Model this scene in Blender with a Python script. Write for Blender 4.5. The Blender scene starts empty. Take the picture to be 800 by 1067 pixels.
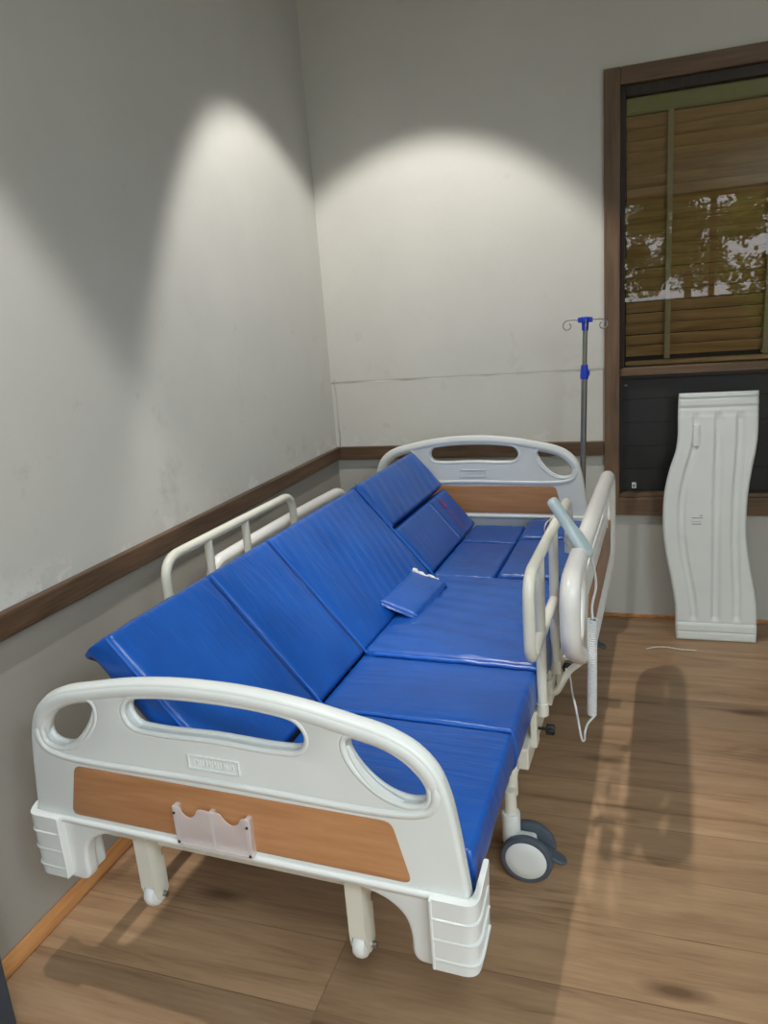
import bpy, bmesh, math, random
from math import sin, cos, pi, sqrt
from mathutils import Vector, Matrix, noise
random.seed(7)
scene = bpy.context.scene
C = scene.collection

# ------------------------------------------------------------------ materials
def mat(name):
    m = bpy.data.materials.new(name); m.use_nodes = True
    nt = m.node_tree; b = nt.nodes['Principled BSDF']
    return m, nt, b
def N(nt, kind, **kw):
    n = nt.nodes.new(kind)
    for k, v in kw.items():
        if k in n.inputs: n.inputs[k].default_value = v
        else: setattr(n, k, v)
    return n
def ramp(nt, src, stops):
    r = nt.nodes.new('ShaderNodeValToRGB')
    e = r.color_ramp.elements
    while len(e) < len(stops): e.new(0.5)
    for i, (p, c) in enumerate(stops):
        e[i].position = p; e[i].color = (*c, 1)
    nt.links.new(src, r.inputs[0]); return r
def srgb(r, g, b):
    f = lambda v: (v / 255 / 12.92) if v / 255 <= .04045 else ((v / 255 + .055) / 1.055) ** 2.4
    return (f(r), f(g), f(b))
def coords(nt, scale=(1, 1, 1), rot=(0, 0, 0), out='Object'):
    t = nt.nodes.new('ShaderNodeTexCoord'); mp = nt.nodes.new('ShaderNodeMapping')
    mp.inputs['Scale'].default_value = scale; mp.inputs['Rotation'].default_value = rot
    nt.links.new(t.outputs[out], mp.inputs['Vector']); return mp.outputs['Vector']
def bump(nt, b, height, strength, dist=.01):
    bp = N(nt, 'ShaderNodeBump', Strength=strength, Distance=dist)
    nt.links.new(height, bp.inputs['Height']); nt.links.new(bp.outputs[0], b.inputs['Normal'])
def math_n(nt, op, a, b=None, clamp=False):
    n = nt.nodes.new('ShaderNodeMath'); n.operation = op; n.use_clamp = clamp
    for i, v in enumerate((a, b)):
        if v is None: continue
        if isinstance(v, (int, float)): n.inputs[i].default_value = v
        else: nt.links.new(v, n.inputs[i])
    return n.outputs[0]
def mixc(nt, fac, c1, c2):
    n = nt.nodes.new('ShaderNodeMix'); n.data_type = 'RGBA'
    for i, v in ((0, fac), (6, c1), (7, c2)):
        if isinstance(v, (int, float)): n.inputs[i].default_value = v
        elif isinstance(v, tuple): n.inputs[i].default_value = (*v, 1)
        else: nt.links.new(v, n.inputs[i])
    return n.outputs[2]

def plain(name, col, rough=.4, var=.06, scale=20, metal=0, bmp=0, spec=.5):
    m, nt, b = mat(name)
    v = coords(nt)
    n = N(nt, 'ShaderNodeTexNoise', Scale=scale, Detail=3.0); nt.links.new(v, n.inputs['Vector'])
    lo = tuple(c * (1 - var) for c in col); hi = tuple(min(1, c * (1 + var)) for c in col)
    r = ramp(nt, n.outputs['Fac'], [(.3, lo), (.7, hi)])
    nt.links.new(r.outputs[0], b.inputs['Base Color'])
    b.inputs['Roughness'].default_value = rough; b.inputs['Metallic'].default_value = metal
    b.inputs['Specular IOR Level'].default_value = spec
    if bmp: bump(nt, b, n.outputs['Fac'], bmp, .003)
    return m

def wall_mat(name, base, seam=False, low_col=None):
    m, nt, b = mat(name)
    v = coords(nt)
    n1 = N(nt, 'ShaderNodeTexNoise', Scale=1.3, Detail=5.0, Roughness=.6); nt.links.new(v, n1.inputs['Vector'])
    n2 = N(nt, 'ShaderNodeTexNoise', Scale=9.0, Detail=4.0, Roughness=.65); nt.links.new(v, n2.inputs['Vector'])
    c = ramp(nt, n1.outputs['Fac'], [(.35, tuple(x * .95 for x in base)), (.65, tuple(min(1, x * 1.03) for x in base))]).outputs[0]
    sc = ramp(nt, n2.outputs['Fac'], [(.66, (0, 0, 0)), (.78, (1, 1, 1))]).outputs[0]
    c = mixc(nt, math_n(nt, 'MULTIPLY', sc, .25), c, (.36, .33, .27))
    sep = nt.nodes.new('ShaderNodeSeparateXYZ'); nt.links.new(v, sep.inputs[0])
    if low_col: c = mixc(nt, math_n(nt, 'LESS_THAN', sep.outputs['Z'], .83), c, mixc(nt, n1.outputs['Fac'], tuple(x * .94 for x in low_col), tuple(x * 1.05 for x in low_col)))  # darker second colour below the wood rail
    # scuffs and damp marks gather in a belt a little above the wood rail
    z = sep.outputs['Z']
    belt = math_n(nt, 'MULTIPLY', math_n(nt, 'SMOOTH_MIN', math_n(nt, 'MULTIPLY', math_n(nt, 'SUBTRACT', 1.7, z), 1.6), 1.0),
                  math_n(nt, 'GREATER_THAN', z, .86), True)
    n3 = N(nt, 'ShaderNodeTexNoise', Scale=4.5, Detail=8.0, Roughness=.7); nt.links.new(v, n3.inputs['Vector'])
    st = ramp(nt, n3.outputs['Fac'], [(.57, (0, 0, 0)), (.70, (1, 1, 1))]).outputs[0]
    c = mixc(nt, math_n(nt, 'MULTIPLY', math_n(nt, 'MULTIPLY', st, belt), .30), c, (.30, .28, .23))
    vp = N(nt, 'ShaderNodeTexNoise', Scale=7.0, Detail=7.0, Roughness=.7); nt.links.new(v, vp.inputs['Vector'])
    low_ = math_n(nt, 'MULTIPLY', math_n(nt, 'GREATER_THAN', z, .866), math_n(nt, 'SUBTRACT', 1.0, math_n(nt, 'MULTIPLY', math_n(nt, 'SUBTRACT', z, .88), 14.0), True))
    pe = ramp(nt, vp.outputs['Fac'], [(.52, (0, 0, 0)), (.56, (1, 1, 1))]).outputs[0]
    c = mixc(nt, math_n(nt, 'MULTIPLY', math_n(nt, 'MULTIPLY', pe, low_), .7), c, (.74, .73, .70))
    if seam:
        xx = sep.outputs['X']
        wob = math_n(nt, 'ADD', xx, math_n(nt, 'MULTIPLY', math_n(nt, 'SUBTRACT', vp.outputs['Fac'], .5), .03))
        cr = math_n(nt, 'SUBTRACT', 1.0, math_n(nt, 'MULTIPLY', math_n(nt, 'ABSOLUTE', math_n(nt, 'SUBTRACT', wob, .020)), 160.0), True)
        cz_ = math_n(nt, 'MULTIPLY', math_n(nt, 'LESS_THAN', z, 1.21), math_n(nt, 'GREATER_THAN', z, .866))
        c = mixc(nt, math_n(nt, 'MULTIPLY', math_n(nt, 'MULTIPLY', math_n(nt, 'MULTIPLY', cr, cz_), ramp(nt, n1.outputs['Fac'], [(.36, (.1, .1, .1)), (.5, (1, 1, 1))]).outputs[0]), .75), c, (.12, .10, .08))
        n4 = N(nt, 'ShaderNodeTexNoise', Scale=3.0, Detail=6.0); nt.links.new(v, n4.inputs['Vector'])
        d = math_n(nt, 'ABSOLUTE', math_n(nt, 'SUBTRACT', math_n(nt, 'ADD', z, math_n(nt, 'MULTIPLY', math_n(nt, 'SUBTRACT', n4.outputs['Fac'], .5), .012)), 1.192))
        line = math_n(nt, 'SUBTRACT', 1.0, math_n(nt, 'MULTIPLY', d, 120.0), True)
        brk = ramp(nt, n4.outputs['Fac'], [(.38, (.15, .15, .15)), (.62, (1, 1, 1))]).outputs[0]
        c = mixc(nt, math_n(nt, 'MULTIPLY', math_n(nt, 'MULTIPLY', line, brk), .75), c, (.16, .15, .13))
    nt.links.new(c, b.inputs['Base Color'])
    b.inputs['Roughness'].default_value = .75; b.inputs['Specular IOR Level'].default_value = .25
    h = N(nt, 'ShaderNodeTexNoise', Scale=60.0, Detail=3.0); nt.links.new(v, h.inputs['Vector'])
    bump(nt, b, math_n(nt, 'ADD', h.outputs['Fac'], math_n(nt, 'MULTIPLY', n1.outputs['Fac'], 6.0)), .12, .004)
    return m

def wood(name, dark, light, axis=0, stretch=14, rough=.45, fine=40, knots=True, spec=.4):
    m, nt, b = mat(name)
    s = [stretch] * 3; s[axis] = 1.2
    v = coords(nt, tuple(s))
    n = N(nt, 'ShaderNodeTexNoise', Scale=2.2, Detail=6.0, Roughness=.62, Distortion=.6); nt.links.new(v, n.inputs['Vector'])
    s2 = [fine] * 3; s2[axis] = 2
    v2 = coords(nt, tuple(s2))
    n2 = N(nt, 'ShaderNodeTexNoise', Scale=3.0, Detail=4.0); nt.links.new(v2, n2.inputs['Vector'])
    f = math_n(nt, 'ADD', math_n(nt, 'MULTIPLY', n.outputs['Fac'], .7), math_n(nt, 'MULTIPLY', n2.outputs['Fac'], .3))
    r = ramp(nt, f, [(.32, dark), (.66, light)])
    nt.links.new(r.outputs[0], b.inputs['Base Color'])
    b.inputs['Roughness'].default_value = rough; b.inputs['Specular IOR Level'].default_value = spec
    bump(nt, b, f, .08, .003)
    return m

def floor_mat():
    m, nt, b = mat('oak_laminate')
    v = coords(nt)
    br = nt.nodes.new('ShaderNodeTexBrick')
    br.offset = .37; br.offset_frequency = 1
    for k, val in (('Scale', 1.0), ('Mortar Size', .0016), ('Mortar Smooth', .1), ('Bias', 0.0), ('Brick Width', 1.25), ('Row Height', .196)):
        br.inputs[k].default_value = val
    br.inputs['Color1'].default_value = (0, 0, 0, 1); br.inputs['Color2'].default_value = (1, 1, 1, 1); br.inputs['Mortar'].default_value = (.5, .5, .5, 1)
    nt.links.new(v, br.inputs['Vector'])
    # every plank shifts the grain
    comb = nt.nodes.new('ShaderNodeCombineXYZ')
    sepc = nt.nodes.new('ShaderNodeSeparateColor'); nt.links.new(br.outputs['Color'], sepc.inputs[0])
    nt.links.new(math_n(nt, 'MULTIPLY', sepc.outputs[0], 23.0), comb.inputs[0]); nt.links.new(math_n(nt, 'MULTIPLY', sepc.outputs[0], 7.0), comb.inputs[1])
    def grain(scale, sc, det, dist=0.0):
        mp = nt.nodes.new('ShaderNodeMapping'); mp.inputs['Scale'].default_value = scale
        ad = nt.nodes.new('ShaderNodeVectorMath'); ad.operation = 'ADD'
        nt.links.new(v, mp.inputs['Vector']); nt.links.new(mp.outputs[0], ad.inputs[0]); nt.links.new(comb.outputs[0], ad.inputs[1])
        n = N(nt, 'ShaderNodeTexNoise', Scale=sc, Detail=det, Roughness=.62, Distortion=dist); nt.links.new(ad.outputs[0], n.inputs['Vector']); return n.outputs['Fac'], ad.outputs[0]
    g1, _ = grain((.9, 7.5, 1), 1.6, 6.0, .8)
    g2, _ = grain((3, 60, 1), 2.0, 4.0)
    g3, kv = grain((1.6, 5.2, 1), 1.0, 3.0)
    f = math_n(nt, 'ADD', math_n(nt, 'MULTIPLY', g1, .72), math_n(nt, 'MULTIPLY', g2, .28))
    c = ramp(nt, f, [(.30, srgb(120, 93, 69)), (.47, srgb(166, 133, 102)), (.70, srgb(192, 159, 125))]).outputs[0]
    tone = ramp(nt, sepc.outputs[0], [(0, (.80, .80, .81)), (1, (1.07, 1.06, 1.04))]).outputs[0]
    mul = nt.nodes.new('ShaderNodeMix'); mul.data_type = 'RGBA'; mul.blend_type = 'MULTIPLY'; mul.inputs[0].default_value = 1
    nt.links.new(c, mul.inputs[6]); nt.links.new(tone, mul.inputs[7]); c = mul.outputs[2]
    # knots: sparse dark eyes drawn out along the board
    vo = N(nt, 'ShaderNodeTexVoronoi', Scale=1.15); nt.links.new(kv, vo.inputs['Vector'])
    kn = ramp(nt, vo.outputs['Distance'], [(.05, (1, 1, 1)), (.17, (0, 0, 0))]).outputs[0]
    c = mixc(nt, math_n(nt, 'MULTIPLY', kn, .75), c, srgb(84, 58, 38))
    # thin cathedral streaks
    stn = ramp(nt, g3, [(.60, (0, 0, 0)), (.72, (1, 1, 1))]).outputs[0]
    c = mixc(nt, math_n(nt, 'MULTIPLY', stn, .35), c, srgb(112, 80, 54))
    c = mixc(nt, math_n(nt, 'MULTIPLY', br.outputs['Fac'], .28), c, srgb(70, 48, 32))
    nt.links.new(c, b.inputs['Base Color'])
    b.inputs['Roughness'].default_value = .42; b.inputs['Specular IOR Level'].default_value = .4
    bump(nt, b, math_n(nt, 'SUBTRACT', g2, math_n(nt, 'MULTIPLY', br.outputs['Fac'], 2.0)), .06, .002)
    return m

def vinyl(name):
    m, nt, b = mat(name)
    v = coords(nt)
    n = N(nt, 'ShaderNodeTexNoise', Scale=6.0, Detail=4.0); nt.links.new(v, n.inputs['Vector'])
    r = ramp(nt, n.outputs['Fac'], [(.3, srgb(20, 80, 164)), (.7, srgb(26, 92, 182))])
    nt.links.new(r.outputs[0], b.inputs['Base Color'])
    b.inputs['Roughness'].default_value = .31; b.inputs['Specular IOR Level'].default_value = .6
    v2 = coords(nt, (2.2, 26, 8), (0, 0, .3))
    w = N(nt, 'ShaderNodeTexNoise', Scale=1.6, Detail=3.0, Distortion=.7); nt.links.new(v2, w.inputs['Vector'])
    n3 = N(nt, 'ShaderNodeTexNoise', Scale=14.0, Detail=3.0); nt.links.new(v, n3.inputs['Vector'])
    bump(nt, b, math_n(nt, 'ADD', w.outputs['Fac'], math_n(nt, 'MULTIPLY', n3.outputs['Fac'], .45)), .5, .006)
    return m

def glass_mat():
    m, nt, b = mat('window_glass')
    nt.nodes.remove(b)
    out = nt.nodes['Material Output']
    t = nt.nodes.new('ShaderNodeBsdfTransparent'); t.inputs[0].default_value = (.95, .96, .94, 1)
    g = nt.nodes.new('ShaderNodeBsdfGlossy'); g.inputs['Roughness'].default_value = .012
    fr = nt.nodes.new('ShaderNodeFresnel'); fr.inputs[0].default_value = 1.45
    mx = nt.nodes.new('ShaderNodeMixShader')
    nt.links.new(fr.outputs[0], mx.inputs[0]); nt.links.new(t.outputs[0], mx.inputs[1]); nt.links.new(g.outputs[0], mx.inputs[2])
    v = coords(nt); n = N(nt, 'ShaderNodeTexNoise', Scale=2.0, Detail=1.0); nt.links.new(v, n.inputs['Vector'])
    bp = N(nt, 'ShaderNodeBump', Strength=.02, Distance=.01); nt.links.new(n.outputs[0], bp.inputs['Height']); nt.links.new(bp.outputs[0], g.inputs['Normal'])
    nt.links.new(mx.outputs[0], out.inputs[0])
    return m
def clear_mat():
    m, nt, b = mat('frosted_acrylic')
    b.inputs['Base Color'].default_value = (.86, .80, .80, 1); b.inputs['Roughness'].default_value = .3
    b.inputs['Alpha'].default_value = .42
    return m
def leaf_mat(name, dark, light):
    m, nt, b = mat(name)
    v = coords(nt)
    n = N(nt, 'ShaderNodeTexNoise', Scale=2.5, Detail=3.0); nt.links.new(v, n.inputs['Vector'])
    r = ramp(nt, n.outputs['Fac'], [(.3, dark), (.7, light)]); nt.links.new(r.outputs[0], b.inputs['Base Color'])
    b.inputs['Roughness'].default_value = .45
    b.inputs['Transmission Weight'].default_value = 0
    return m

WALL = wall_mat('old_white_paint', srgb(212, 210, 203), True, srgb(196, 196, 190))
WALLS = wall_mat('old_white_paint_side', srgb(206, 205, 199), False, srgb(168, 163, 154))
FLOOR = floor_mat()
RAIL = wood('brown_rail_wood', srgb(66, 50, 38), srgb(112, 88, 68), 0)
RAILY = wood('brown_rail_wood_y', srgb(66, 50, 38), srgb(112, 88, 68), 1)
CASE = wood('window_casing_wood', srgb(88, 69, 53), srgb(124, 99, 78), 0)
CASEV = wood('window_casing_wood_v', srgb(88, 69, 53), srgb(124, 99, 78), 2)
STOP = wood('window_stop_wood', srgb(38, 30, 24), srgb(58, 46, 36), 2)
SKIRT = wood('orange_skirting', srgb(168, 112, 64), srgb(205, 150, 96), 1)
SLAT = wood('blind_slat_wood', srgb(150, 112, 66), srgb(196, 156, 102), 0, 10, .5)
OLIVE = plain('olive_headrail', srgb(140, 132, 78), .5)
TAPE = plain('ladder_tape', srgb(158, 140, 104), .8, .1, 60)
BLACK = plain('black_board', srgb(34, 35, 37), .5, .12, 6)
WHITE = plain('white_moulded_plastic', srgb(226, 229, 226), .33, .02, 5)
CREAM = plain('cream_painted_steel', srgb(222, 220, 206), .3, .02, 9)
PANELW = wood('beech_laminate', srgb(172, 118, 76), srgb(198, 146, 102), 0, 9, .42, 30)
PANELY = wood('beech_laminate_y', srgb(150, 112, 82), srgb(170, 130, 98), 1, 9, .5, 30)
BLUE = vinyl('blue_vinyl')
PIPE = plain('blue_welt', srgb(40, 104, 196), .3, .05)
GREY = plain('grey_tyre_rubber', srgb(78, 88, 98), .5)
STEEL = plain('brushed_steel', srgb(150, 150, 148), .28, .05, 30, .9)
CHROME = plain('chrome_wire', srgb(200, 200, 198), .15, .02, 30, 1)
BLUEP = plain('blue_plastic', srgb(28, 62, 190), .35)
BLACKP = plain('black_plastic', srgb(20, 20, 22), .4)
HAND = plain('pale_blue_plastic', srgb(186, 204, 210), .35, .03)
CORD = plain('white_cord', srgb(222, 224, 224), .45, .03)
STRING = plain('cotton_string', srgb(214, 208, 192), .9, .05, 60)
RED = plain('red_ink', srgb(206, 48, 62), .6)
FOAM = plain('torn_white_foam', srgb(232, 232, 228), .9, .05, 80, bmp=.3)
DOOR = plain('dark_grey_paint', srgb(58, 66, 76), .5)
DECK = plain('grey_deck_steel', srgb(120, 122, 124), .5)
GUARD = plain('white_guard_plastic', srgb(232, 230, 226), .3, .02, 5)
LEANM = plain('offwhite_blow_moulded_plastic', srgb(230, 234, 232), .42, .03, 6)
GLASS = glass_mat(); CLEAR = clear_mat()
CEIL = plain('ceiling_paint', srgb(205, 204, 200), .8, .03, 4)
GROUND = plain('garden_soil_and_grass', srgb(92, 104, 62), .9, .2, 8)
LEAF1 = leaf_mat('leaf_bright', srgb(70, 104, 40), srgb(142, 170, 70))
LEAF2 = leaf_mat('leaf_deep', srgb(48, 78, 36), srgb(104, 132, 60))
BARK = wood('bark', srgb(70, 56, 44), srgb(110, 90, 70), 2, 12, .9)
CLAY = plain('terracotta', srgb(150, 92, 62), .8, .1)

# ------------------------------------------------------------------ helpers
class MB:
    def __init__(s): s.bm = bmesh.new(); s.mats = []
    def mi(s, m):
        if m not in s.mats: s.mats.append(m)
        return s.mats.index(m)
    def _set(s, faces, m, smooth):
        i = s.mi(m)
        for f in faces: f.material_index = i; f.smooth = smooth
    def box(s, lo, hi, m, bev=.004, seg=2, M=None):
        lo, hi = Vector(lo), Vector(hi)
        t = bmesh.new(); bmesh.ops.create_cube(t, size=1)
        for v in t.verts: v.co = Vector(((v.co.x + .5) * (hi.x - lo.x) + lo.x, (v.co.y + .5) * (hi.y - lo.y) + lo.y, (v.co.z + .5) * (hi.z - lo.z) + lo.z))
        if bev: bmesh.ops.bevel(t, geom=t.edges[:], offset=min(bev, .45 * min(hi - lo)), segments=seg, profile=.5, affect='EDGES')
        if M is not None: t.transform(M)
        return s.join(t, m, False)
    def join(s, t, m, smooth=True):
        me = bpy.data.meshes.new('tmp'); t.to_mesh(me); t.free()
        return s.join_mesh(me, m, smooth)
    def join_mesh(s, me, m, smooth=True, M=None):
        n = len(s.bm.faces)
        if M is not None: me.transform(M)
        s.bm.from_mesh(me); bpy.data.meshes.remove(me)
        s.bm.faces.ensure_lookup_table()
        s._set(s.bm.faces[n:], m, smooth); return s
    def tube(s, pts, r, m, n=12, closed=False, cap=True):
        pts = [Vector(p) for p in pts]; k = len(pts)
        rad = r if isinstance(r, (list, tuple)) else [r] * k
        T = []
        for i in range(k):
            a = pts[(i - 1) % k] if closed or i > 0 else pts[i]; b = pts[(i + 1) % k] if closed or i < k - 1 else pts[i]
            T.append((b - a).normalized())
        up = Vector((0, 0, 1)) if abs(T[0].z) < .9 else Vector((1, 0, 0))
        nrm = (up - T[0] * up.dot(T[0])).normalized(); rings = []
        for i in range(k):
            nrm = (nrm - T[i] * nrm.dot(T[i])).normalized(); bn = T[i].cross(nrm)
            rings.append([s.bm.verts.new(pts[i] + rad[i] * (cos(2 * pi * j / n) * nrm + sin(2 * pi * j / n) * bn)) for j in range(n)])
        fs = []
        for i in range(k if closed else k - 1):
            A, B = rings[i], rings[(i + 1) % k]
            off = 0
            if closed and i == k - 1:
                off = min(range(n), key=lambda o: (A[0].co - B[o].co).length)
            for j in range(n):
                fs.append(s.bm.faces.new((A[j], A[(j + 1) % n], B[(j + 1 + off) % n], B[(j + off) % n])))
        if cap and not closed:
            fs.append(s.bm.faces.new(rings[0][::-1])); fs.append(s.bm.faces.new(rings[-1]))
        s._set(fs, m, True); return s
    def lathe(s, prof, M, m, n=32):
        rings = []; fs = []
        for (r, z) in prof:
            if r < 1e-6: rings.append([s.bm.verts.new(M @ Vector((0, 0, z)))])
            else: rings.append([s.bm.verts.new(M @ Vector((r * cos(2 * pi * j / n), r * sin(2 * pi * j / n), z))) for j in range(n)])
        for A, B in zip(rings, rings[1:]):
            for j in range(n):
                if len(A) == 1: fs.append(s.bm.faces.new((A[0], B[(j + 1) % n], B[j])))
                elif len(B) == 1: fs.append(s.bm.faces.new((A[j], A[(j + 1) % n], B[0])))
                else: fs.append(s.bm.faces.new((A[j], A[(j + 1) % n], B[(j + 1) % n], B[j])))
        s._set(fs, m, True); return s
    def plate(s, loops, depth, bev, m, M, seg=3):
        """flat outline (first loop) with holes, extruded and rounded; local X,Y in the sheet, Z through it"""
        cu = bpy.data.curves.new('tmpc', 'CURVE'); cu.dimensions = '2D'; cu.fill_mode = 'BOTH'
        cu.extrude = max(0, depth / 2 - bev); cu.bevel_depth = bev; cu.bevel_resolution = seg; cu.offset = -bev
        for lp in loops:
            sp = cu.splines.new('POLY'); sp.points.add(len(lp) - 1); sp.use_cyclic_u = True
            for p, (x, y) in zip(sp.points, lp): p.co = (x, y, 0, 1)
        o = bpy.data.objects.new('tmpo', cu); C.objects.link(o)
        bpy.context.view_layer.update()
        dg = bpy.context.evaluated_depsgraph_get()
        me = bpy.data.meshes.new_from_object(o.evaluated_get(dg))
        bpy.data.objects.remove(o); bpy.data.curves.remove(cu)
        me.materials.clear()
        t = bmesh.new(); t.from_mesh(me); bpy.data.meshes.remove(me)
        bmesh.ops.remove_doubles(t, verts=t.verts[:], dist=1e-5)
        t.transform(M)
        bmesh.ops.recalc_face_normals(t, faces=t.faces[:])
        n0 = len(s.bm.faces); s.join(t, m, True)
        return s
    def build(s, name, parent=None, sharp=math.radians(40)):
        me = bpy.data.meshes.new(name)
        bmesh.ops.recalc_face_normals(s.bm, faces=s.bm.faces[:])
        for e in s.bm.edges:
            if len(e.link_faces) == 2 and e.calc_face_angle(0) > sharp: e.smooth = False
        s.bm.to_mesh(me); s.bm.free()
        for m in s.mats: me.materials.append(m)
        o = bpy.data.objects.new(name, me); C.objects.link(o)
        if parent is not None: o.parent = parent
        return o

def smooth(ctrl, sub=8, closed=False):
    ctrl = [Vector(p) for p in ctrl]; k = len(ctrl); out = []
    for i in range(k if closed else k - 1):
        if closed: p0, p1, p2, p3 = (ctrl[(i + j) % k] for j in (-1, 0, 1, 2))
        else: p0, p1, p2, p3 = ctrl[max(i - 1, 0)], ctrl[i], ctrl[i + 1], ctrl[min(i + 2, k - 1)]
        d1, d2, d3 = (max(1e-6, (b_ - a_).length) ** .5 for a_, b_ in ((p0, p1), (p1, p2), (p2, p3)))
        m1 = p2 - p1 if d1 < 2e-3 else d2 * ((p1 - p0) / d1 - (p2 - p0) / (d1 + d2) + (p2 - p1) / d2)
        m2 = p2 - p1 if d3 < 2e-3 else d2 * ((p2 - p1) / d2 - (p3 - p1) / (d2 + d3) + (p3 - p2) / d3)
        for q in range(sub):
            t = q / sub
            out.append((2 * t ** 3 - 3 * t * t + 1) * p1 + (t ** 3 - 2 * t * t + t) * m1 + (3 * t * t - 2 * t ** 3) * p2 + (t ** 3 - t * t) * m2)
    if not closed: out.append(ctrl[-1])
    return out
def sm2(ctrl, sub=8, closed=True): return [(p.x, p.y) for p in smooth([(a, b, 0) for a, b in ctrl], sub, closed)]
def rounded(pts, r, n=6, closed=True):
    """polyline with its corners turned into arcs (2D or 3D); r number or list"""
    P = [Vector((*p, 0)) if len(p) == 2 else Vector(p) for p in pts]; k = len(P); out = []
    for i in range(k):
        rr = r[i] if isinstance(r, (list, tuple)) else r
        if (not closed and i in (0, k - 1)) or rr <= 0: out.append(P[i]); continue
        a, b, c = P[i - 1], P[i], P[(i + 1) % k]
        d1, d2 = (a - b), (c - b); q = min(rr, .49 * d1.length, .49 * d2.length)
        s_, e_ = b + d1.normalized() * q, b + d2.normalized() * q
        for j in range(n + 1):
            t = j / n; out.append((1 - t) ** 2 * s_ + 2 * t * (1 - t) * b + t * t * e_)
    return out
def r2(pts, r, n=6): return [(p.x, p.y) for p in rounded(pts, r, n)]
def empty(name, loc=(0, 0, 0), rz=0):
    o = bpy.data.objects.new(name, None); C.objects.link(o); o.location = loc; o.rotation_euler = (0, 0, rz); o.empty_display_size = .1; return o
def tag(o, label=None, cat=None, group=None, kind=None):
    if label: o['label'] = label
    if cat: o['category'] = cat
    if group: o['group'] = group
    if kind: o['kind'] = kind
    return o
def struct(mb, name, label=None): return tag(mb.build(name), label, None, None, 'structure')

# ------------------------------------------------------------------ room
RX, RY, H = 4.3, -5.4, 3.06
WX0, WX1, WZ0, WZ1 = 1.329, 2.86, .517, 2.398           # window casing, outer
struct(MB().box((-.12, RY - .12, -.1), (RX + .12, .25, 0), FLOOR, 0), 'floor')
struct(MB().box((-.12, RY - .12, H), (RX + .12, .25, H + .1), CEIL, 0), 'ceiling')
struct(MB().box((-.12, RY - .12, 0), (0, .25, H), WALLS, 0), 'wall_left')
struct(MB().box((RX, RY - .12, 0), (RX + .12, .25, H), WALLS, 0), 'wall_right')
b = MB()
ix0, ix1, iz0, iz1 = WX0 + .03, WX1 - .03, WZ0 + .03, WZ1 - .03
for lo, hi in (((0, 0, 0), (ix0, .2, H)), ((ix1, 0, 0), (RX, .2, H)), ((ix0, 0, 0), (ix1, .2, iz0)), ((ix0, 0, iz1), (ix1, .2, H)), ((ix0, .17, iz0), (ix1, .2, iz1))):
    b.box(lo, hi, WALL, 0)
# the sheet of board fixed over the foot of the plaster, above the rail
b.box((.022, -.004, .86), (WX0 - .004, .01, 1.19), WALL, .0015, 1)
struct(b, 'wall_back')
# rear wall, with the big opening onto the garden behind the camera
OX0, OX1, OZ0, OZ1 = .75, 3.75, .0, 2.55
b = MB()
for lo, hi in (((-.1, RY - .12, 0), (OX0, RY, H)), ((OX1, RY - .12, 0), (RX, RY, H)), ((OX0, RY - .12, OZ1), (OX1, RY, H))): b.box(lo, hi, WALLS, 0)
struct(b, 'wall_rear')
b = MB()
for x in (OX0, 2.22, OX1 - .06): b.box((x, RY - .1, 0), (x + .06, RY - .02, OZ1), STOP, .004)
b.box((OX0, RY - .1, OZ1 - .06), (OX1, RY - .02, OZ1), STOP, .004)
struct(b, 'door_2')
# chair rail, skirting
struct(MB().box((0, -3.7, .802), (.024, 0, .866), RAILY, .004), 'trim_1')
struct(MB().box((.024, -.026, .802), (WX0 - .002, 0, .866), RAIL, .004), 'trim_2')
b = MB(); prof = r2([(0, 0), (.024, 0), (.024, .012), (.010, .042), (0, .042)], .006, 3)
b.plate([prof], 4.6, .0005, SKIRT, Matrix.Translation((0, -2.3, 0)) @ Matrix.Rotation(pi / 2, 4, 'X'), 1)
struct(b, 'baseboard_left')
struct(MB().box((.024, -.010, 0), (RX, 0, .018), SKIRT, .003), 'baseboard_back')
# dark door jamb at the near end of the left wall
b = MB(); b.box((0, -3.45, 0), (.139, -2.547, 2.3), DOOR, .004); b.box((.139, -3.40, .0), (.150, -2.66, 2.2), DOOR, .004)
struct(b, 'door_1')

# ------------------------------------------------------------------ window
def at(o, p): o.parent = p; return o
b = MB()
w = .066
def casing(b):
    b.box((WX0, -.022, WZ0), (WX0 + w, .17, WZ1), CASEV, .004)
    b.box((WX1 - w, -.022, WZ0), (WX1, .17, WZ1), CASEV, .004)
    b.box((WX0 + w, -.022, WZ1 - w), (WX1 - w, .17, WZ1), CASE, .004)
    b.box((WX0 + w - .002, -.022, WZ0), (WX1 - w + .002, .17, WZ0 + .082), CASE, .004)
    # rebate under the sill board and a stepped sill lip
    b.box((WX0 + w, -.010, WZ0 + .082), (WX1 - w, .15, WZ0 + .100), CASE, .003)
    b.box((WX0 + w, -.002, 1.154), (WX1 - w, .12, 1.192), CASE, .004)
casing(b)
win = struct(b, 'window_1')
b = MB()
x0, x1 = WX0 + w, WX1 - w
b.box((x0, .004, 1.192), (x0 + .020, .12, WZ1 - w), STOP, .003); b.box((x1 - .02, .004, 1.192), (x1, .12, WZ1 - w), STOP, .003)
b.box((x0 + .02, .004, 2.29), (x1 - .02, .12, WZ1 - w), STOP, .003)
at(b.build('inner_stop'), win)
b = MB(); b.box((x0, .125, 1.192), (x1, .16, WZ1 - w), STOP, 0); at(b.build('dark_backing'), win)  # dark sheet added behind the slats so their gaps read as shade
b = MB(); b.box((x0 + .018, .016, 1.190), (x1 - .018, .021, 2.295), GLASS, 0); at(b.build('glass_pane'), win)
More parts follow.
